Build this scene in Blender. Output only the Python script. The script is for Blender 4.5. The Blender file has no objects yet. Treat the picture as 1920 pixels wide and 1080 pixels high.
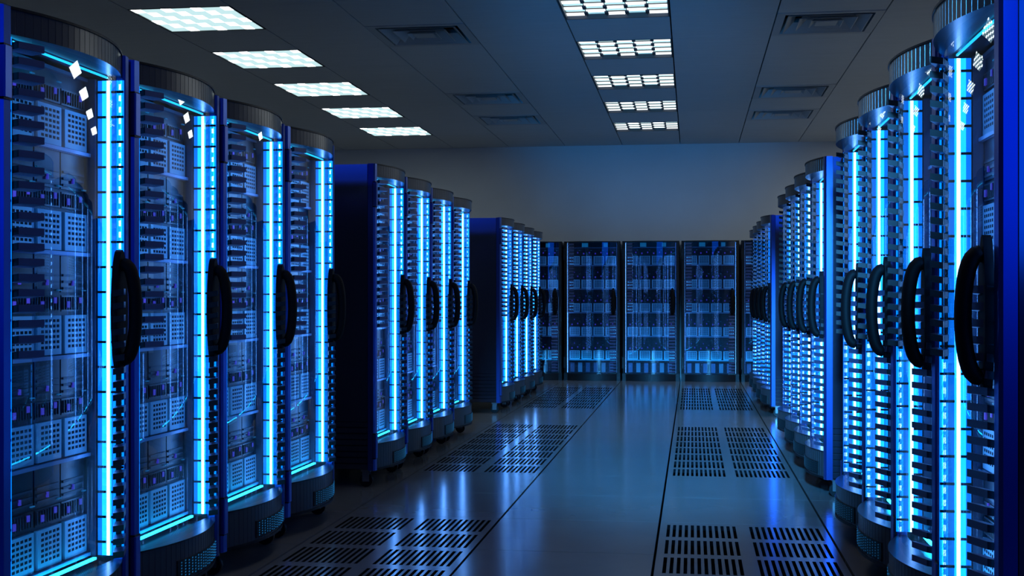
import bpy, math
from mathutils import Matrix, Vector

PI = math.pi
S = bpy.context.scene
COL = S.collection
ORD = ['first', 'second', 'third', 'fourth', 'fifth']

# ------------------------------------------------------------------ materials
def mat(name, base=(0.5, 0.5, 0.5), metallic=0.0, rough=0.5, emit=None, strength=0.0, spec=0.5, coat=0.0):
    m = bpy.data.materials.new(name)
    m.use_nodes = True
    b = m.node_tree.nodes['Principled BSDF']
    b.inputs['Base Color'].default_value = (*base, 1)
    b.inputs['Metallic'].default_value = metallic
    b.inputs['Roughness'].default_value = rough
    b.inputs['Specular IOR Level'].default_value = spec
    b.inputs['Coat Weight'].default_value = coat
    b.inputs['Coat Roughness'].default_value = 0.08
    if emit:
        b.inputs['Emission Color'].default_value = (*emit, 1)
        b.inputs['Emission Strength'].default_value = strength
    return m

def noisy(m, scale, lo, hi, stretch=(1, 1, 1), rough_amt=0.0, bump=0.0):
    """Small procedural variation of the base colour (object space) and optional bump."""
    nt = m.node_tree
    b = nt.nodes['Principled BSDF']
    tc = nt.nodes.new('ShaderNodeTexCoord')
    mp = nt.nodes.new('ShaderNodeMapping')
    mp.inputs['Scale'].default_value = stretch
    nz = nt.nodes.new('ShaderNodeTexNoise')
    nz.inputs['Scale'].default_value = scale
    nz.inputs['Detail'].default_value = 4
    rp = nt.nodes.new('ShaderNodeValToRGB')
    rp.color_ramp.elements[0].position = 0.3
    rp.color_ramp.elements[1].position = 0.7
    rp.color_ramp.elements[0].color = (*lo, 1)
    rp.color_ramp.elements[1].color = (*hi, 1)
    nt.links.new(tc.outputs['Object'], mp.inputs['Vector'])
    nt.links.new(mp.outputs['Vector'], nz.inputs['Vector'])
    nt.links.new(nz.outputs['Fac'], rp.inputs['Fac'])
    nt.links.new(rp.outputs['Color'], b.inputs['Base Color'])
    if bump:
        bp = nt.nodes.new('ShaderNodeBump')
        bp.inputs['Strength'].default_value = bump
        bp.inputs['Distance'].default_value = 0.002
        nt.links.new(nz.outputs['Fac'], bp.inputs['Height'])
        nt.links.new(bp.outputs['Normal'], b.inputs['Normal'])
    return m

def glass_mat(name, tint, ior, gloss_rough=0.01):
    m = bpy.data.materials.new(name)
    m.use_nodes = True
    nt = m.node_tree
    nt.nodes.clear()
    out = nt.nodes.new('ShaderNodeOutputMaterial')
    mix = nt.nodes.new('ShaderNodeMixShader')
    tr = nt.nodes.new('ShaderNodeBsdfTransparent')
    tr.inputs['Color'].default_value = (*tint, 1)
    gl = nt.nodes.new('ShaderNodeBsdfGlossy')
    gl.inputs['Roughness'].default_value = gloss_rough
    gl.inputs['Color'].default_value = (0.9, 0.95, 1, 1)
    fr = nt.nodes.new('ShaderNodeFresnel')
    fr.inputs['IOR'].default_value = ior
    nt.links.new(fr.outputs['Fac'], mix.inputs['Fac'])
    nt.links.new(tr.outputs['BSDF'], mix.inputs[1])
    nt.links.new(gl.outputs['BSDF'], mix.inputs[2])
    nt.links.new(mix.outputs['Shader'], out.inputs['Surface'])
    return m

M = {}
M['floor'] = noisy(mat('floor_tile', rough=0.15, spec=0.9), 3.0, (0.22, 0.225, 0.23), (0.245, 0.25, 0.255))
M['floor_vent'] = noisy(mat('floor_vent_metal', rough=0.16, spec=0.9), 3.0, (0.22, 0.225, 0.23), (0.245, 0.25, 0.255))
M['pit'] = mat('plenum_dark', (0.004, 0.004, 0.005), rough=0.9, spec=0.1)
M['ceil'] = noisy(mat('ceiling_tile', rough=0.55, spec=0.3), 2.0, (0.52, 0.52, 0.52), (0.56, 0.56, 0.56), stretch=(1, 12, 1))
M['vent'] = mat('ceiling_vent_metal', (0.42, 0.43, 0.44), metallic=0.0, rough=0.5)
M['wall'] = noisy(mat('wall_paint', rough=0.7, spec=0.2), 1.5, (0.54, 0.56, 0.57), (0.58, 0.60, 0.61))
M['frontwall'] = mat('unseen_wall_darkened', (0.03, 0.03, 0.035), rough=0.8, spec=0.1)  # unseen wall, darkened so the glossy side panels reflect little
M['black'] = mat('black_plastic', (0.006, 0.006, 0.008), rough=0.45, spec=0.3)
M['body'] = mat('cabinet_black_steel', (0.008, 0.009, 0.013), rough=0.28, spec=0.4)
M['side'] = noisy(mat('side_panel_gloss', metallic=0.9, rough=0.13, spec=0.5), 4.0, (0.16, 0.19, 0.30), (0.18, 0.21, 0.34))
M['post'] = mat('blue_post_metal', (0.05, 0.12, 0.52), metallic=0.9, rough=0.30)
M['band'] = mat('gunmetal_band', (0.055, 0.06, 0.07), metallic=0.25, rough=0.28, spec=0.6)
M['handle'] = mat('handle_rubber', (0.003, 0.003, 0.004), rough=0.65, spec=0.15)
M['fin'] = mat('louvre_blade', (0.08, 0.11, 0.24), metallic=0.3, rough=0.35)
M['rail'] = mat('inner_rail', (0.12, 0.16, 0.25), metallic=0.8, rough=0.35)
M['blade'] = mat('blade_bezel', (0.26, 0.54, 0.66), metallic=0.2, rough=0.4)
M['hole'] = mat('blade_hole', (0.004, 0.006, 0.016), rough=0.7, spec=0.1)
M['chassis'] = noisy(mat('chassis_face', rough=0.4, spec=0.4), 30.0, (0.010, 0.013, 0.026), (0.022, 0.028, 0.05))
M['lip'] = mat('chassis_lip', (0.20, 0.30, 0.46), metallic=0.4, rough=0.35)
M['led'] = mat('led_strip', (0.1, 0.1, 0.1), emit=(0.005, 0.29, 1.0), strength=5.2)
M['ledblue'] = mat('led_halo', (0.05, 0.1, 0.2), emit=(0.0, 0.20, 0.95), strength=1.7)  # glow on the wall beside the strips, put in as dim emission
M['ledcore'] = mat('led_core', (0.1, 0.1, 0.1), emit=(0.22, 0.46, 1.0), strength=15.0)
M['ledbar'] = mat('led_bar', (0.1, 0.1, 0.1), emit=(0.01, 0.45, 0.9), strength=3.0)
M['ledlow'] = mat('led_bar_low', (0.1, 0.1, 0.1), emit=(0.01, 0.45, 0.9), strength=17.0)
M['violet'] = mat('indicator_violet', (0.05, 0.05, 0.1), emit=(0.08, 0.05, 0.9), strength=0.5)
M['cyan'] = mat('indicator_and_grille_glow', (0.05, 0.1, 0.1), emit=(0.01, 0.28, 0.75), strength=0.35)
M['lampwhite'] = mat('lamp_white', (0.8, 0.8, 0.8), emit=(0.93, 1.0, 1.0), strength=1.7)
M['lampteal'] = mat('lamp_teal', (0.6, 0.8, 0.8), emit=(0.36, 0.72, 0.80), strength=0.8)
M['lampframe'] = mat('lamp_frame', (0.02, 0.022, 0.025), rough=0.5)
M['lampsoftA'] = mat('lamp_soft_white', (0.8, 0.8, 0.8), emit=(0.90, 1.0, 1.0), strength=7.5)
M['lampbright'] = mat('lamp_bright', (0.8, 0.8, 0.8), emit=(0.92, 1.0, 1.0), strength=8.0)
M['lampsoftB'] = mat('lamp_soft_teal', (0.6, 0.8, 0.8), emit=(0.60, 0.86, 0.88), strength=0.95)
M['glass'] = glass_mat('door_glass', (0.60, 0.69, 0.78), 1.9)
M['chrome'] = mat('caster_steel', (0.3, 0.32, 0.36), metallic=0.9, rough=0.3)

# ------------------------------------------------------------------ mesh helper
class MB:
    def __init__(self):
        self.v, self.f, self.mi, self.sm, self.mats = [], [], [], [], []

    def m(self, key):
        if key not in self.mats:
            self.mats.append(key)
        return self.mats.index(key)

    def quad(self, pts, key, smooth=False):
        b = len(self.v)
        self.v += [tuple(p) for p in pts]
        self.f.append(tuple(range(b, b + len(pts))))
        self.mi.append(self.m(key))
        self.sm.append(smooth)

    def box(self, x0, x1, y0, y1, z0, z1, key, ch=0.0):
        if ch:
            prof = [(x0 + ch, y0), (x1 - ch, y0), (x1, y0 + ch), (x1, y1 - ch), (x1 - ch, y1), (x0 + ch, y1), (x0, y1 - ch), (x0, y0 + ch)]
        else:
            prof = [(x0, y0), (x1, y0), (x1, y1), (x0, y1)]
        self.prism(prof, z0, z1, key)

    def prism(self, prof, z0, z1, key, smooth=False):
        n = len(prof)
        b = len(self.v)
        self.v += [(x, y, z0) for x, y in prof] + [(x, y, z1) for x, y in prof]
        k = self.m(key)
        for i in range(n):
            j = (i + 1) % n
            self.f.append((b + i, b + j, b + n + j, b + n + i))
            self.mi.append(k)
            self.sm.append(smooth)
        self.f.append(tuple(b + i for i in reversed(range(n))))
        self.f.append(tuple(b + n + i for i in range(n)))
        self.mi += [k, k]
        self.sm += [False, False]

    def tube(self, pts, ra, rb, key, n=8, closed=False):
        """Sweep an elliptical section (ra sideways = local x, rb in the sweep plane yz) along points in a yz plane."""
        b = len(self.v)
        k = self.m(key)
        for i, p in enumerate(pts):
            a = Vector(pts[max(i - 1, 0)])
            c = Vector(pts[min(i + 1, len(pts) - 1)])
            t = (c - a).normalized()
            side = Vector((1, 0, 0))
            nor = t.cross(side).normalized()
            for q in range(n):
                an = 2 * PI * q / n
                w = Vector(p) + side * (ra * math.cos(an)) + nor * (rb * math.sin(an))
                self.v.append(tuple(w))
        for i in range(len(pts) - 1):
            for q in range(n):
                r = (q + 1) % n
                self.f.append((b + i * n + q, b + i * n + r, b + (i + 1) * n + r, b + (i + 1) * n + q))
                self.mi.append(k)
                self.sm.append(True)
        self.f.append(tuple(b + q for q in reversed(range(n))))
        self.f.append(tuple(b + (len(pts) - 1) * n + q for q in range(n)))
        self.mi += [k, k]
        self.sm += [False, False]

    def cyl_x(self, x0, x1, cy, cz, r, key, n=14):
        b = len(self.v)
        k = self.m(key)
        for x in (x0, x1):
            for q in range(n):
                a = 2 * PI * q / n
                self.v.append((x, cy + r * math.cos(a), cz + r * math.sin(a)))
        for q in range(n):
            p = (q + 1) % n
            self.f.append((b + q, b + p, b + n + p, b + n + q))
            self.mi.append(k)
            self.sm.append(True)
        self.f.append(tuple(b + q for q in reversed(range(n))))
        self.f.append(tuple(b + n + q for q in range(n)))
        self.mi += [k, k]
        self.sm += [False, False]

    def mesh(self, name):
        me = bpy.data.meshes.new(name)
        me.from_pydata(self.v, [], self.f)
        for key in self.mats:
            me.materials.append(M[key])
        me.polygons.foreach_set('material_index', self.mi)
        me.polygons.foreach_set('use_smooth', self.sm)
        me.update()
        return me

    def obj(self, name, parent=None, loc=(0, 0, 0)):
        o = bpy.data.objects.new(name, self.mesh(name))
        COL.objects.link(o)
        o.location = loc
        if parent:
            o.parent = parent
        return o

def tag(o, label=None, cat=None, group=None, kind=None):
    if label:
        o['label'] = label
    if cat:
        o['category'] = cat
    if group:
        o['group'] = group
    if kind:
        o['kind'] = kind
    return o

def empty(name, loc=(0, 0, 0), rz=0.0):
    o = bpy.data.objects.new(name, None)
    COL.objects.link(o)
    o.location = loc
    o.rotation_euler = (0, 0, rz)
    o.empty_display_size = 0.1
    return o

def copy_tree(o, parent=None):
    c = o.copy()
    COL.objects.link(c)
    c.parent = parent
    for ch in list(o.children):
        copy_tree(ch, c)
    return c

# ------------------------------------------------------------------ room
ZC = 3.58                      # ceiling height
XL, XR, YB, YF = -6.9, 4.6, 19.42, -1.6
FX0, FY0, FP = -0.172, 6.75, 0.86          # floor grid
GX0, GY0, GPX, GPY = -0.184, 11.56, 0.885, 0.90   # ceiling grid

VENT_COLS = [-2, 0]            # floor columns that hold slotted panels
VENT_ROWS = [(-4, 0), (2, 6), (8, 12)]

fl = MB()
k0, k1 = math.floor((XL - FX0) / FP), math.ceil((XR - FX0) / FP)
j0, j1 = math.floor((YF - FY0) / FP), math.ceil((YB - FY0) / FP)
for k in range(k0, k1):
    for j in range(j0, j1):
        if k in VENT_COLS and any(a <= j < b for a, b in VENT_ROWS):
            continue
        fl.box(max(XL, FX0 + k * FP + 0.006), min(XR, FX0 + (k + 1) * FP - 0.006),
               max(YF, FY0 + j * FP + 0.0018), min(YB, FY0 + (j + 1) * FP - 0.0018), -0.03, 0.0, 'floor')
tag(fl.obj('floor'), kind='structure')
sb = MB()
sb.box(XL, XR, YF, YB, -0.45, -0.40, 'pit')
tag(sb.obj('floor_slab'), kind='structure')

LIGHT_COLS = {-5: 'left', -1: 'centre', 3: 'right'}
LIGHT_ROWS = [-2, 0, 2, 4, 6]
CV_COLS = {-3: 'left', 1: 'right'}
CV_ROWS = [-1, 3, 5]
ce = MB()
k0, k1 = math.floor((XL - GX0) / GPX), math.ceil((XR - GX0) / GPX)
j0, j1 = math.floor((YF - GY0) / GPY), math.ceil((YB - GY0) / GPY)
for k in range(k0, k1):
    for j in range(j0, j1):
        if (k in LIGHT_COLS and j in LIGHT_ROWS) or (k in CV_COLS and j in CV_ROWS):
            continue
        gap = 0.006
        ce.box(max(XL, GX0 + k * GPX + gap), min(XR, GX0 + (k + 1) * GPX - gap),
               max(YF, GY0 + j * GPY + 0.001), min(YB, GY0 + (j + 1) * GPY - 0.001), ZC, ZC + 0.02, 'ceil')
tag(ce.obj('ceiling'), kind='structure')
cs = MB()
cs.box(XL, XR, YF, YB, ZC + 0.30, ZC + 0.34, 'pit')
tag(cs.obj('ceiling_slab'), kind='structure')

for nm, x0, x1, y0, y1 in (('wall_back', XL, XR, YB, YB + 0.1), ('wall_left', XL - 0.1, XL, YF, YB),
                           ('wall_right', XR, XR + 0.1, YF, YB), ('wall_front', XL, XR, YF - 0.1, YF)):
    w = MB()
    w.box(x0, x1, y0, y1, -0.45, ZC + 0.34, 'frontwall' if nm == 'wall_front' else 'wall')
    tag(w.obj(nm), kind='structure')

# ------------------------------------------------------------------ slotted floor panels
def floor_vent_mesh():
    mb = MB()
    W, L = FP - 0.012, 4 * FP - 0.004
    xs = [-W / 2]
    solid_x = []
    n = 12
    def half(a, b):
        pitch = (b - a) / n
        for i in range(n):
            s = a + i * pitch
            xs.append(s + pitch * 0.25); solid_x.append(True)
            xs.append(s + pitch * 0.78); solid_x.append(False)
    half(-W / 2 + 0.028, -0.028)
    half(0.028, W / 2 - 0.028)
    xs.append(W / 2); solid_x.append(True)
    ys = [-L / 2]
    solid_y = []
    rows = 8
    e = 0.03
    pitch = (L - 2 * e) / rows
    for i in range(rows):
        s = -L / 2 + e + i * pitch
        ys.append(s + pitch * 0.10); solid_y.append(True)
        ys.append(s + pitch * 0.90); solid_y.append(False)
    ys.append(L / 2); solid_y.append(True)
    nx, ny = len(xs), len(ys)
    t = 0.025
    for z in (0.0, -t):
        for y in ys:
            for x in xs:
                mb.v.append((x, y, z))
    k = mb.m('floor_vent')
    d = mb.m('pit')  # near-black slot walls, the shade inside put into their colour
    top = lambda i, j: j * nx + i
    bot = lambda i, j: nx * ny + j * nx + i
    filled = lambda i, j: 0 <= i < nx - 1 and 0 <= j < ny - 1 and (solid_x[i] or solid_y[j])
    def add(f, kk=k):
        mb.f.append(f); mb.mi.append(kk); mb.sm.append(False)
    for j in range(ny - 1):
        for i in range(nx - 1):
            if not filled(i, j):
                continue
            add((top(i, j), top(i + 1, j), top(i + 1, j + 1), top(i, j + 1)))
            add((bot(i, j), bot(i, j + 1), bot(i + 1, j + 1), bot(i + 1, j)))
            if not filled(i - 1, j):
                add((top(i, j), top(i, j + 1), bot(i, j + 1), bot(i, j)), d)
            if not filled(i + 1, j):
                add((top(i + 1, j + 1), top(i + 1, j), bot(i + 1, j), bot(i + 1, j + 1)), d)
            if not filled(i, j - 1):
                add((top(i + 1, j), top(i, j), bot(i, j), bot(i + 1, j)), d)
            if not filled(i, j + 1):
                add((top(i, j + 1), top(i + 1, j + 1), bot(i + 1, j + 1), bot(i, j + 1)), d)
    return mb.mesh('floor_vent')

fv = floor_vent_mesh()
WH = ['nearest the camera', 'midway along the aisle', 'farthest from the camera']
for k in VENT_COLS:
    for q, (a, b) in enumerate(VENT_ROWS):
        o = bpy.data.objects.new('floor_vent', fv)
        COL.objects.link(o)
        o.location = (FX0 + (k + 0.5) * FP, FY0 + 0.5 * (a + b) * FP, 0)
        side = 'left' if k < 0 else 'right'
        tag(o, f'slotted grey floor grille on the {side} side of the aisle, {WH[q]}', 'floor vent', 'slotted floor grilles along the aisle')

# ------------------------------------------------------------------ ceiling lights
def light_proto(kind):
    root = empty('ceiling_light')
    hx, hy = GPX / 2 - 0.004, GPY / 2 - 0.004
    ix, iy = hx - 0.012, hy - 0.016
    fr = MB()
    d = 0.05
    # frame: four sides and closed top of a shallow box that drops a little below the ceiling
    fr.box(-hx, -ix, -hy, hy, 0.0, d, 'lampframe')
    fr.box(ix, hx, -hy, hy, 0.0, d, 'lampframe')
    fr.box(-ix, ix, -hy, -iy, 0.0, d, 'lampframe')
    fr.box(-ix, ix, iy, hy, 0.0, d, 'lampframe')
    fr.box(-hx, hx, -hy, hy, d, d + 0.02, 'lampframe')
    fr.obj('frame', root)
    df = MB()
    cols = 5
    rows = 8 if kind == 'centre' else 6
    cw, ch = 2 * ix / cols, 2 * iy / rows
    if kind == 'centre':
        for c in range(cols):
            x0, x1 = -ix + c * cw, -ix + (c + 1) * cw
            for r in range(rows):
                y0, y1 = -iy + r * ch, -iy + (r + 1) * ch
                white = (r + c) % 2 == 1
                g = 0.0 if white else 0.012
                df.quad([(x0, y0, 0.03 + g), (x0, y1, 0.03 + g), (x1, y1, 0.03 + g), (x1, y0, 0.03 + g)], 'lampwhite' if white else 'lampteal')
        df.obj('diffuser', root)
        lv = MB()
        for c in range(1, cols):
            x = -ix + c * cw
            for r in range(rows):
                if r % 2:
                    continue
                y0 = -iy + (r + 0.55) * ch
                lv.box(x - 0.016, x + 0.016, y0, y0 + ch * 0.9, 0.016, 0.028, 'lampframe')
            lv.box(x - 0.003, x + 0.003, -iy, iy, 0.022, 0.029, 'lampframe')
        lv.obj('louvre_grid', root)
    else:
        for c in range(cols * 2):
            x0, x1 = -ix + c * cw / 2, -ix + (c + 1) * cw / 2
            for r in range(rows):
                y0, y1 = -iy + r * ch, -iy + (r + 1) * ch
                s = (c + 2 * r) % 3 == 0 or kind == 'right'
                df.quad([(x0, y0, 0.006), (x0, y1, 0.006), (x1, y1, 0.006), (x1, y0, 0.006)], ('lampbright' if kind == 'right' else 'lampsoftA') if s else 'lampsoftB')
        df.obj('diffuser', root)
    return root

for k, nm in LIGHT_COLS.items():
    proto = None
    for q, j in enumerate(LIGHT_ROWS):
        if proto is None:
            o = proto = light_proto(nm)
        else:
            o = copy_tree(proto)
        o.location = (GX0 + (k + 0.5) * GPX, GY0 + (j + 0.5) * GPY, ZC - 0.002)
        if nm != 'centre':
            lb = f'square ceiling light with pale even glow, {ORD[q]} from the camera in the {nm} row'
        else:
            lb = f'square ceiling light with checkered white lattice, {ORD[q]} from the camera in the centre row'
        tag(o, lb, 'ceiling light', f'ceiling lights of the {nm} row')

# ------------------------------------------------------------------ ceiling vents
def vent_proto():
    root = empty('ceiling_vent')
    hx, hy = GPX / 2 - 0.004, GPY / 2 - 0.004
    def ring(mb, ax, ay, az, bx, by, bz, key):
        A = [(-ax, -ay, az), (ax, -ay, az), (ax, ay, az), (-ax, ay, az)]
        B = [(-bx, -by, bz), (bx, -by, bz), (bx, by, bz), (-bx, by, bz)]
        for i in range(4):
            j = (i + 1) % 4
            mb.quad([A[i], A[j], B[j], B[i]], key)
    fr = MB()
    ring(fr, hx, hy, 0.0, hx - 0.07, hy - 0.07, 0.0, 'vent')
    ring(fr, hx - 0.07, hy - 0.07, 0.0, hx - 0.07, hy - 0.07, 0.14, 'vent')
    ring(fr, hx, hy, 0.0, hx, hy, 0.14, 'vent')
    fr.quad([(-hx, -hy, 0.14), (-hx, hy, 0.14), (hx, hy, 0.14), (hx, -hy, 0.14)], 'pit')
    fr.obj('frame', root)
    a = hx - 0.08
    for s in range(3):
        bl = MB()
        ax = a - 0.105 * s - 0.012
        ring(bl, ax, ax, -0.004, ax - 0.085, ax - 0.085, 0.075, 'vent')
        ring(bl, ax - 0.008, ax - 0.008, -0.004, ax - 0.093, ax - 0.093, 0.075, 'vent')
        ring(bl, ax, ax, -0.004, ax - 0.008, ax - 0.008, -0.004, 'vent')
        bl.obj('vent_blade', root)
    c = MB()
    c.box(-0.09, 0.09, -0.09, 0.09, 0.0, 0.012, 'vent')
    c.obj('centre_plate', root)
    return root

proto = None
for k, nm in CV_COLS.items():
    for q, j in enumerate(CV_ROWS):
        if proto is None:
            o = proto = vent_proto()
        else:
            o = copy_tree(proto)
        o.location = (GX0 + (k + 0.5) * GPX, GY0 + (j + 0.5) * GPY, ZC - 0.004)
        tag(o, f'square grey ceiling vent {nm} of the lattice lights, {ORD[q]} from the camera', 'ceiling vent', 'square ceiling vents')

# ------------------------------------------------------------------ server racks
HW = 0.415          # half width
IW = 0.372          # half width of the opening
BULGE = 0.085
ZT, ZB = 2.05, 0.11
GT, GB = 1.972, 0.277      # glass top and bottom

def arc(x):
    t = max(-1.0, min(1.0, x / IW))
    return -BULGE * (1 - t * t)

def arc_strip(x0, x1, off, n):
    return [(x0 + (x1 - x0) * i / n, arc(x0 + (x1 - x0) * i / n) + off) for i in range(n + 1)]

def arc_solid(mb, x0, x1, o0, o1, z0, z1, key, n=8, smooth=True):
    front = arc_strip(x0, x1, o0, n)
    back = arc_strip(x0, x1, o1, n)[::-1]
    prof = front + back
    mb.prism(prof, z0, z1, key, smooth=False)

def blade_mesh():
    mb = MB()
    w, h = 0.154, 0.130
    cx, cz = 5, 6
    bx, bz = 0.014, 0.012
    fx, fz = (w - 2 * bx) / cx, (h - 2 * bz) / cz
    xs = [0.0, bx]
    for i in range(cx):
        xs += [bx + i * fx + fx * 0.28, bx + (i + 1) * fx]
    xs.append(w)
    zs = [0.0, bz]
    for i in range(cz):
        zs += [bz + i * fz + fz * 0.45, bz + (i + 1) * fz]
    zs.append(h)
    y = 0.0
    for i in range(len(xs) - 1):
        for j in range(len(zs) - 1):
            hole = i >= 2 and i % 2 == 0 and i < len(xs) - 2 and j >= 2 and j % 2 == 0 and j < len(zs) - 2
            mb.quad([(xs[i], y, zs[j]), (xs[i + 1], y, zs[j]), (xs[i + 1], y, zs[j + 1]), (xs[i], y, zs[j + 1])], 'hole' if hole else 'blade')
    t = 0.016
    mb.quad([(0, 0, 0), (0, 0, h), (0, t, h), (0, t, 0)], 'blade')
    mb.quad([(w, 0, 0), (w, t, 0), (w, t, h), (w, 0, h)], 'blade')
    mb.quad([(0, 0, h), (w, 0, h), (w, t, h), (0, t, h)], 'blade')
    mb.quad([(0, 0, 0), (0, t, 0), (w, t, 0), (w, 0, 0)], 'blade')
    return mb.mesh('blade_module')

BLADE = blade_mesh()
SY = 0.112          # depth of the server face behind the door edge

def chassis_mesh(h):
    mb = MB()
    mb.box(-0.352, 0.352, SY + 0.014, SY + 0.06, 0.0, h, 'chassis')
    mb.box(-0.352, 0.352, SY - 0.012, SY + 0.02, -0.014, -0.002, 'lip')
    # dark upper bays with narrow cooling slots and thin dividing ribs
    top = h - 0.012
    z0 = 0.145
    nb = 4
    for i in range(nb):
        x0 = -0.345 + i * 0.173
        mb.box(x0, x0 + 0.165, SY + 0.004, SY + 0.02, z0, z0 + 0.055, 'body')
        for s in range(9):
            xs = x0 + 0.010 + s * 0.017
            mb.box(xs, xs + 0.004, SY, SY + 0.006, z0 + 0.006, z0 + 0.049, 'chassis')
        if top - z0 > 0.12:
            mb.box(x0, x0 + 0.165, SY + 0.006, SY + 0.02, z0 + 0.065, top, 'body')
            for s in range(3):
                zz = z0 + 0.075 + s * 0.022
                mb.box(x0 + 0.01, x0 + 0.155, SY + 0.002, SY + 0.008, zz, zz + 0.008, 'chassis')
    mb.box(-0.352, 0.352, SY - 0.002, SY + 0.02, top, h, 'rail')
    return mb.mesh('blade_chassis')

def indicator_mesh(h):
    mb = MB()
    z = 0.145 + 0.058
    for i in range(4):
        x0 = -0.345 + i * 0.173
        for (dx, dz, w, hh, key) in ((0.03, -0.045, 0.018, 0.022, 'violet'), (0.115, -0.030, 0.016, 0.020, 'violet'), (0.07, 0.03, 0.008, 0.018, 'violet'),
                                     (0.14, 0.012, 0.022, 0.004, 'cyan')):
            if z + dz + hh < h - 0.012:
                mb.box(x0 + dx, x0 + dx + w, SY - 0.003, SY + 0.004, z + dz, z + dz + hh, key)
    return mb.mesh('indicator_light')

CH = {h: chassis_mesh(h) for h in (0.346, 0.262)}
IND = {h: indicator_mesh(h) for h in (0.346, 0.262)}

def add_chassis(root, z, h):
    c = bpy.data.objects.new('blade_chassis', CH[h]); COL.objects.link(c); c.parent = root; c.location = (0, 0, z)
    for i in range(4):
        b = bpy.data.objects.new('blade_module', BLADE); COL.objects.link(b); b.parent = c
        b.location = (-0.345 + i * 0.1787, SY, 0.002)
    d = bpy.data.objects.new('indicator_light', IND[h]); COL.objects.link(d); d.parent = c

def louvre(root, x0, x1, z0, z1, mirror):
    mb = MB()
    # a stile along the outer edge carries the fins
    xo = x1 if mirror else x0
    mb.prism([(xo - 0.005, arc(xo) - 0.004), (xo + 0.005, arc(xo) - 0.004), (xo + 0.005, arc(xo) + 0.014), (xo - 0.005, arc(xo) + 0.014)], z0, z1, 'black')
    pitch = 0.0455
    n = int(round((z1 - z0) / pitch))
    for i in range(n):
        zz = z0 + (i + 0.25) * (z1 - z0) / n
        a, b = x0 + 0.004, x1 - 0.004
        y0, y1 = arc(a), arc(b)
        # a tilted fin: the outer lip stands forward and a little higher
        lo, hi, th, up = -0.022, 0.018, 0.021, 0.006
        P = [(a, y0 + lo, zz + up), (b, y1 + lo, zz + up), (b, y1 + hi, zz), (a, y0 + hi, zz)]
        Q = [(p[0], p[1], p[2] + th) for p in P]
        mb.quad([P[3], P[2], P[1], P[0]], 'fin')
        mb.quad(Q, 'fin')
        for s in range(4):
            r = (s + 1) % 4
            mb.quad([P[s], P[r], Q[r], Q[s]], 'fin' if s == 0 else 'black')  # ends and rear edge blackened, shade put into the colour
    return mb.obj('louvre_panel', root)

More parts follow.
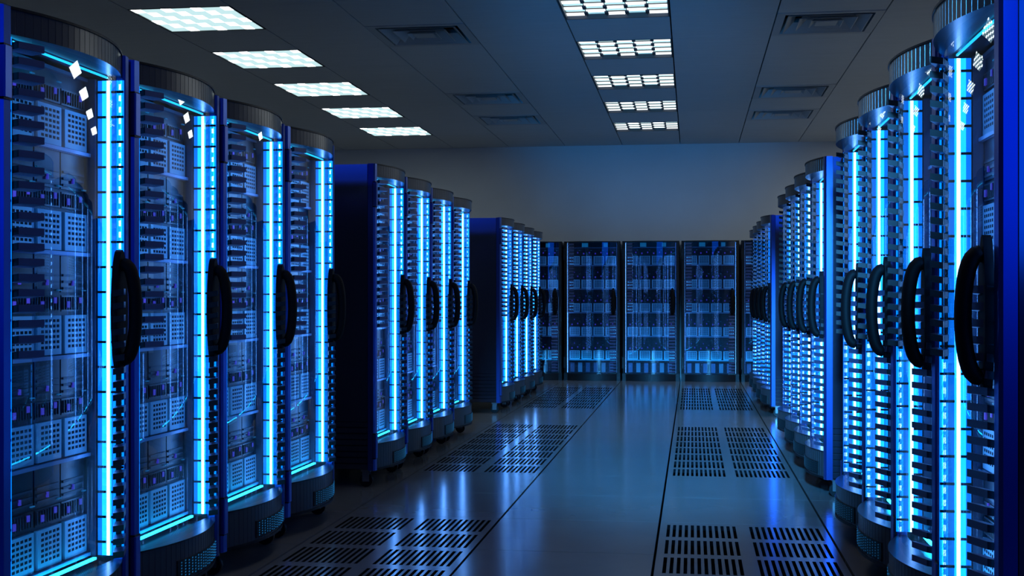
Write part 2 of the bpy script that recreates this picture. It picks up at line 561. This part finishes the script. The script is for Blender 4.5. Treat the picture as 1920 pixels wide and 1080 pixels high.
def make_rack(variant):
    root = empty('server_rack')
    wall = variant == 'wall'
    zt = ZT
    gt = ZT - 0.012 if wall else GT
    gb = 0.10 if wall else GB
    # cabinet: a deep steel block with an open front recess (U in plan)
    cb = MB()
    u = [(-HW + 0.012, 0.02), (-IW, 0.02), (-IW, SY + 0.05), (IW, SY + 0.05), (IW, 0.02), (HW - 0.012, 0.02), (HW - 0.012, 1.0), (-HW + 0.012, 1.0)]
    cb.prism(u, gb - 0.02, gt + 0.005, 'body')
    cb.box(-HW + 0.012, HW - 0.012, 0.02, 1.0, gt + 0.005, zt - 0.004, 'body')
    cb.box(-HW + 0.012, HW - 0.012, 0.02, 1.0, ZB + 0.006, gb - 0.02, 'body')
    cb.obj('cabinet', root)
    # side panels with a row of low cooling grooves
    for s in (-1, 1):
        sp = MB()
        x0, x1 = (s * HW, s * (HW - 0.012)) if s < 0 else (HW - 0.012, HW)
        sp.box(x0, x1, 0.035, 0.985, 0.42, zt - 0.004, 'side')
        for g in range(8):
            sp.box(x0, x1, 0.035, 0.985, ZB + 0.01 + g * 0.038, ZB + 0.01 + g * 0.038 + 0.031, 'side')
        sp.obj('side_panel', root)
    # blue corner posts
    for s in (-1, 1):
        p = MB()
        a, b = HW, IW - 0.004
        prof = [(s * a, 0.032), (s * a, -0.004), (s * (a - 0.008), -0.014), (s * (b + 0.008), -0.018), (s * b, -0.010), (s * b, 0.012), (s * (b + 0.006), 0.032)]
        pk = 'black' if wall else 'post'
        if s > 0:
            prof = prof[::-1]
        p.prism(prof, ZB, zt, pk)
        p.obj('corner_post', root)
    # hinges on the hinge side
    for z in (0.19, 1.78):
        h = MB()
        h.box(-HW - 0.003, -IW + 0.0, -0.0205, 0.0, z - 0.006, z + 0.156, 'black')
        h.box(-HW - 0.005, -IW - 0.006, -0.025, 0.0, z, z + 0.150, 'black' if wall else 'post', ch=0.004)
        h.obj('hinge', root)
    n = 24
    if not wall:
        # curved head band with fine vertical ribs
        tb = MB()
        pr = []
        m = 26
        for i in range(m):
            xa = -IW + 2 * IW * i / m
            xb = -IW + 2 * IW * (i + 1) / m
            pr += [(xa, arc(xa) - 0.004), (xb - 0.003, arc(xb - 0.003) - 0.004), (xb - 0.0026, arc(xb) - 0.0026), (xb - 0.0004, arc(xb) - 0.0026)]
        pr += [(IW, 0.02), (-IW, 0.02)]
        tb.prism(pr, gt, zt - 0.004, 'band')
        tb.prism(arc_strip(-IW, IW, -0.008, n) + [(IW, 0.02), (-IW, 0.02)], zt - 0.004, zt + 0.004, 'black')
        tb.obj('head_band', root)
        bb = MB()
        bb.prism(pr, ZB + 0.012, gb - 0.006, 'band')
        bb.prism(arc_strip(-IW, IW, -0.009, n) + [(IW, 0.02), (-IW, 0.02)], ZB, ZB + 0.012, 'black')
        bb.prism(arc_strip(-IW, IW, -0.008, n) + [(IW, 0.02), (-IW, 0.02)], gb - 0.006, gb, 'body')
        b = bb.obj('base_band', root)
        gr = MB()
        gx0, gx1, gz0, gz1 = -0.17, 0.29, ZB + 0.02, ZB + 0.095
        arc_solid(gr, gx0, gx1, -0.009, 0.0, gz0, gz1, 'black', n=14)
        g = gr.obj('vent_grille', b)
        dots = MB()
        for i in range(17):
            for j in range(6):
                x = gx0 + 0.02 + i * 0.026
                z = gz0 + 0.007 + j * 0.011 + (0.004 if i % 2 else 0)
                y = arc(x) - 0.0105
                dots.quad([(x, y, z), (x + 0.011, y, z), (x + 0.011, y, z + 0.005), (x, y, z + 0.005)], 'cyan')
        dots.obj('grille_glow', b)  # light from inside showing through the grille, put in as emissive dots
    else:
        tb = MB()
        tb.prism(arc_strip(-IW, IW, -0.004, n) + [(IW, 0.02), (-IW, 0.02)], gt, zt, 'black')
        tb.obj('head_band', root)
        bb = MB()
        bb.prism(arc_strip(-IW, IW, -0.006, n) + [(IW, 0.02), (-IW, 0.02)], 0.0, gb, 'black')
        bb.box(-HW, HW, -0.01, 1.0, 0.0, ZB, 'black')
        bb.obj('plinth', root)
    # louvred columns: upper part of the hinge side, lower part of the handle side
    LX = 0.262
    UL0, LR1 = 1.00, 1.235
    louvre(root, -IW + 0.014, -LX, UL0, gt - 0.012, False)
    louvre(root, LX, IW - 0.014, gb + 0.012, LR1, True)
    # curved glass between, stepped round the louvres
    gl = MB()
    def pane(x0, x1, z0, z1, nn):
        st = [(x, 0.55 * y) for x, y in arc_strip(x0, x1, 0.0, nn)]
        b = len(gl.v)
        for x, y in st:
            gl.v += [(x, y, z0), (x, y, z1)]
        k = gl.m('glass')
        for i in range(nn):
            gl.f.append((b + 2 * i, b + 2 * i + 2, b + 2 * i + 3, b + 2 * i + 1))
            gl.mi.append(k)
            gl.sm.append(True)
    pane(-IW + 0.004, -LX - 0.004, gb, UL0 - 0.006, 6)
    pane(-LX - 0.004, LX + 0.004, gb, gt, 28)
    pane(LX + 0.004, IW - 0.004, LR1 + 0.006, gt, 6)
    gl.obj('glass_door', root)
    # LED strips on both inner side walls, each a lit channel with dark clips
    for s in (-1, 1):
        for (ya, yb, core) in ((-0.013, 0.028, True), (0.032, 0.080, False)):
            if wall and core:
                continue
            ls = MB()
            z0, z1 = gb + 0.012, gt - 0.010
            if core:
                bands = ((-0.016, -0.009, 'ledblue'), (-0.009, -0.004, 'led'), (-0.004, 0.004, 'beads'), (0.004, 0.011, 'led'), (0.011, 0.030, 'ledblue'))
            else:
                bands = ((0.030, 0.037, 'led'), (0.037, 0.049, 'ledcore'), (0.049, 0.066, 'led'), (0.066, 0.082, 'ledblue'))
            x = s * (IW - 0.004)
            for y0, y1, key in bands:
                if key == 'beads':
                    zr = [z0 + 0.02 * i for i in range(int((z1 - z0) / 0.02) + 1)] + [z1]
                else:
                    zr = [z0, z1]
                for i in range(len(zr) - 1):
                    q = [(x, y0, zr[i]), (x, y1, zr[i]), (x, y1, zr[i + 1]), (x, y0, zr[i + 1])]
                    ls.quad(q if s < 0 else q[::-1], key if key != 'beads' else ('ledcore', 'led')[i % 2])
            xa2, xb2 = (s * (IW - 0.010), s * (IW - 0.001)) if s > 0 else (-(IW - 0.001), -(IW - 0.010))
            step = 0.088
            nz = int((z1 - z0) / step)
            o = ls.obj('led_strip', root)
            cl = MB()
            for i in range(nz):
                zz = z0 + (i + 0.5) * step
                cl.box(xa2, xb2, ya - 0.002 if core else 0.049, yb + 0.002, zz, zz + 0.008, 'black')
            cl.obj('clip', o)
        rl = MB()
        xa, xb = (s * (IW - 0.016), s * (IW - 0.001)) if s > 0 else (-(IW - 0.001), -(IW - 0.016))
        rl.box(xa, xb, SY - 0.026, SY + 0.02, gb + 0.01, gt - 0.005, 'rail')
        rl.obj('mounting_rail', root)
    # short light bars under the head and above the base
    if not wall:
        lb = MB()
        lb.box(-IW + 0.03, IW - 0.03, 0.030, 0.036, gt - 0.008, gt - 0.002, 'ledbar')
        lb.obj('light_bar', root)
    else:
        for x0, x1 in ((-0.16, -0.07), (0.16, 0.22)):
            lb = MB()
            lb.box(x0, x1, SY + 0.0, SY + 0.03, 1.972, 2.03, 'cyan')
            lb.obj('status_lamp', root)
    lb = MB()
    zl = 0.283 if wall else gb + 0.002
    lb.box(-IW + 0.03, IW - 0.03, 0.074, 0.086, zl, zl + 0.008, 'ledlow')
    lb.obj('light_bar', root)
    # blade chassis stacked from the base up
    if wall:
        zs = [(0.305, 0.346), (0.655, 0.346), (1.005, 0.346), (1.355, 0.346), (1.705, 0.262)]
        st = MB()
        st.box(-0.352, 0.352, SY + 0.01, SY + 0.05, gb + 0.01, 0.285, 'chassis')
        for i in range(6):
            x = -0.33 + i * 0.115
            st.box(x, x + 0.06, SY, SY + 0.02, gb + 0.02, 0.275, 'blade' if i in (1, 4) else 'rail')
        st.box(-0.352, 0.352, 0.056, 0.062, 0.262, 0.296, 'body')  # added shield that hides the low light bar from the front
        st.box(-0.352, 0.352, 0.056, SY + 0.03, 0.262, 0.268, 'body')
        st.obj('cable_tray_and_shield', root)
    else:
        zs = [(0.305, 0.346), (0.655, 0.346), (1.005, 0.346), (1.355, 0.346), (1.705, 0.262)]
    for z, h in zs:
        add_chassis(root, z, h)
    # bow handle
    hd = MB()
    hx = 0.315
    y0 = arc(hx)
    # back plate on the door
    pts = []
    for i in range(17):
        a = PI * i / 16
        pts.append((hx, y0 - 0.014 - 0.046 * math.sin(a) ** 0.75, 1.148 + 0.165 * math.cos(a)))
    hd.tube(pts, 0.026, 0.023, 'handle', n=8)
    pl = []
    for i in range(24):
        a = 2 * PI * i / 24
        pl.append((hx + 0.042 * math.cos(a), 1.148 + 0.215 * math.sin(a)))
    b = len(hd.v)
    k = hd.m('handle')
    for x, z in pl:
        hd.v.append((x, y0 - 0.012, z))
    for x, z in pl:
        hd.v.append((x, y0 + 0.012, z))
    hd.f.append(tuple(b + i for i in range(24))); hd.mi.append(k); hd.sm.append(False)
    for i in range(24):
        j = (i + 1) % 24
        hd.f.append((b + i, b + 24 + i, b + 24 + j, b + j)); hd.mi.append(k); hd.sm.append(False)
    hd.obj('door_handle', root)
    # casters
    if not wall:
        for sx in (-1, 1):
            for cy in (0.06, 0.92):
                c = MB()
                x = sx * 0.34
                c.box(x - 0.028, x + 0.028, cy - 0.03, cy + 0.03, 0.098, ZB + 0.008, 'chrome')
                c.box(x - 0.022, x - 0.017, cy - 0.022, cy + 0.022, 0.035, 0.10, 'chrome')
                c.box(x + 0.017, x + 0.022, cy - 0.022, cy + 0.022, 0.035, 0.10, 'chrome')
                o = c.obj('caster', root)
                w = MB()
                w.cyl_x(x - 0.015, x + 0.015, cy, 0.042, 0.042, 'black')
                w.obj('wheel', o)
    return root

LX_EDGE, RX_EDGE = -1.995, 0.80
PITCH = 0.862
Y0 = 3.372
BANKS = [('near', 0.0), ('middle', 5.0), ('far', 11.08)]
rack = make_rack('aisle')
used = False
for side, xe, rz in (('left', LX_EDGE, PI / 2), ('right', RX_EDGE, -PI / 2)):
    for bank, start in BANKS:
        for i in range(4):
            if not used:
                o, used = rack, True
            else:
                o = copy_tree(rack)
            o.location = (xe, Y0 + (start + i) * PITCH + 0.5 * PITCH, 0)
            o.rotation_euler = (0, 0, rz)
            tag(o, f'server rack with curved glass door, {ORD[i]} from camera in {bank} bank on the {side}',
                'server rack', f'server racks of the {bank} bank on the {side}')
YE = 18.45
wr = make_rack('wall')
for i in range(5):
    o = wr if i == 0 else copy_tree(wr)
    o.location = (FX0 + (i - 3 + 0.5) * FP, YE, 0)
    tag(o, f'server rack facing the aisle across its far end, {ORD[i]} from the left', 'server rack', 'server racks across the far end')

# ------------------------------------------------------------------ world, camera
w = bpy.data.worlds.new('world')
S.world = w
w.use_nodes = True
w.node_tree.nodes['Background'].inputs['Color'].default_value = (0, 0, 0, 1)

def area(name, loc, rot, sx, sy, power, color):
    l = bpy.data.lights.new(name, 'AREA')
    l.shape = 'RECTANGLE'
    l.size, l.size_y, l.energy, l.color = sx, sy, power, color
    o = bpy.data.objects.new(name, l)
    COL.objects.link(o)
    o.location, o.rotation_euler = loc, rot
area('added_blue_fill', (2.6, YF + 0.05, 2.45), (PI / 2, 0, 0), 2.6, 2.0, 34, (0.0, 0.11, 1.0))  # added blue fill behind the camera, no fixture, for side panel reflections
area('added_blue_fill', (-5.0, YF + 0.05, 3.2), (PI / 2, 0, 0), 2.0, 0.4, 5, (0.02, 0.10, 1.0))  # second added fill without a fixture, tints the left side panels blue
area('added_white_fill', (-0.63, 4.6, ZC - 0.03), (0, 0, 0), 0.85, 4.4, 9, (1.0, 0.99, 0.97))  # added white fill without a fixture, lifts the near floor

def spot(name, loc, elev, yaw, size, energy, color, blend=1.0, radius=0.25):
    l = bpy.data.lights.new(name, 'SPOT')
    l.energy, l.color, l.spot_size, l.spot_blend, l.shadow_soft_size = energy, color, math.radians(size), blend, radius
    o = bpy.data.objects.new(name, l)
    COL.objects.link(o)
    o.location, o.rotation_euler = loc, (PI / 2 + math.radians(elev), 0, math.radians(yaw))
spot('added_blue_ceiling_wash', (-0.6, YF + 0.4, 1.3), 8.5, 0, 15.5, 2700, (0.0, 0.33, 1.0), 0.9)  # added beam without a fixture, tints aisle ceiling and back wall
spot('added_blue_floor_wash', (-0.1, YF + 0.4, 3.4), -15.5, 0, 19, 19000, (0.06, 0.42, 1.0))  # added beam without a fixture, brightens the aisle floor in blue

F = 2350.0
TH = math.atan(338.0 / F)
cd = bpy.data.cameras.new('camera')
cam = bpy.data.objects.new('camera', cd)
COL.objects.link(cam)
cd.sensor_width = 36.0
cd.lens = F / 1920 * 36.0
cd.shift_y = 22.0 / 1920
cd.clip_start = 0.05
cam.location = (0, 0, 1.19)
cam.rotation_euler = (PI / 2, 0, TH)
S.camera = cam

S.view_settings.view_transform = 'Standard'
S.view_settings.look = 'None'
S.view_settings.exposure = 0.0
S.view_settings.gamma = 1.0
S.view_settings.use_curve_mapping = False
S.cycles.max_bounces = 8
S.cycles.transparent_max_bounces = 16
S.cycles.sample_clamp_indirect = 6.0
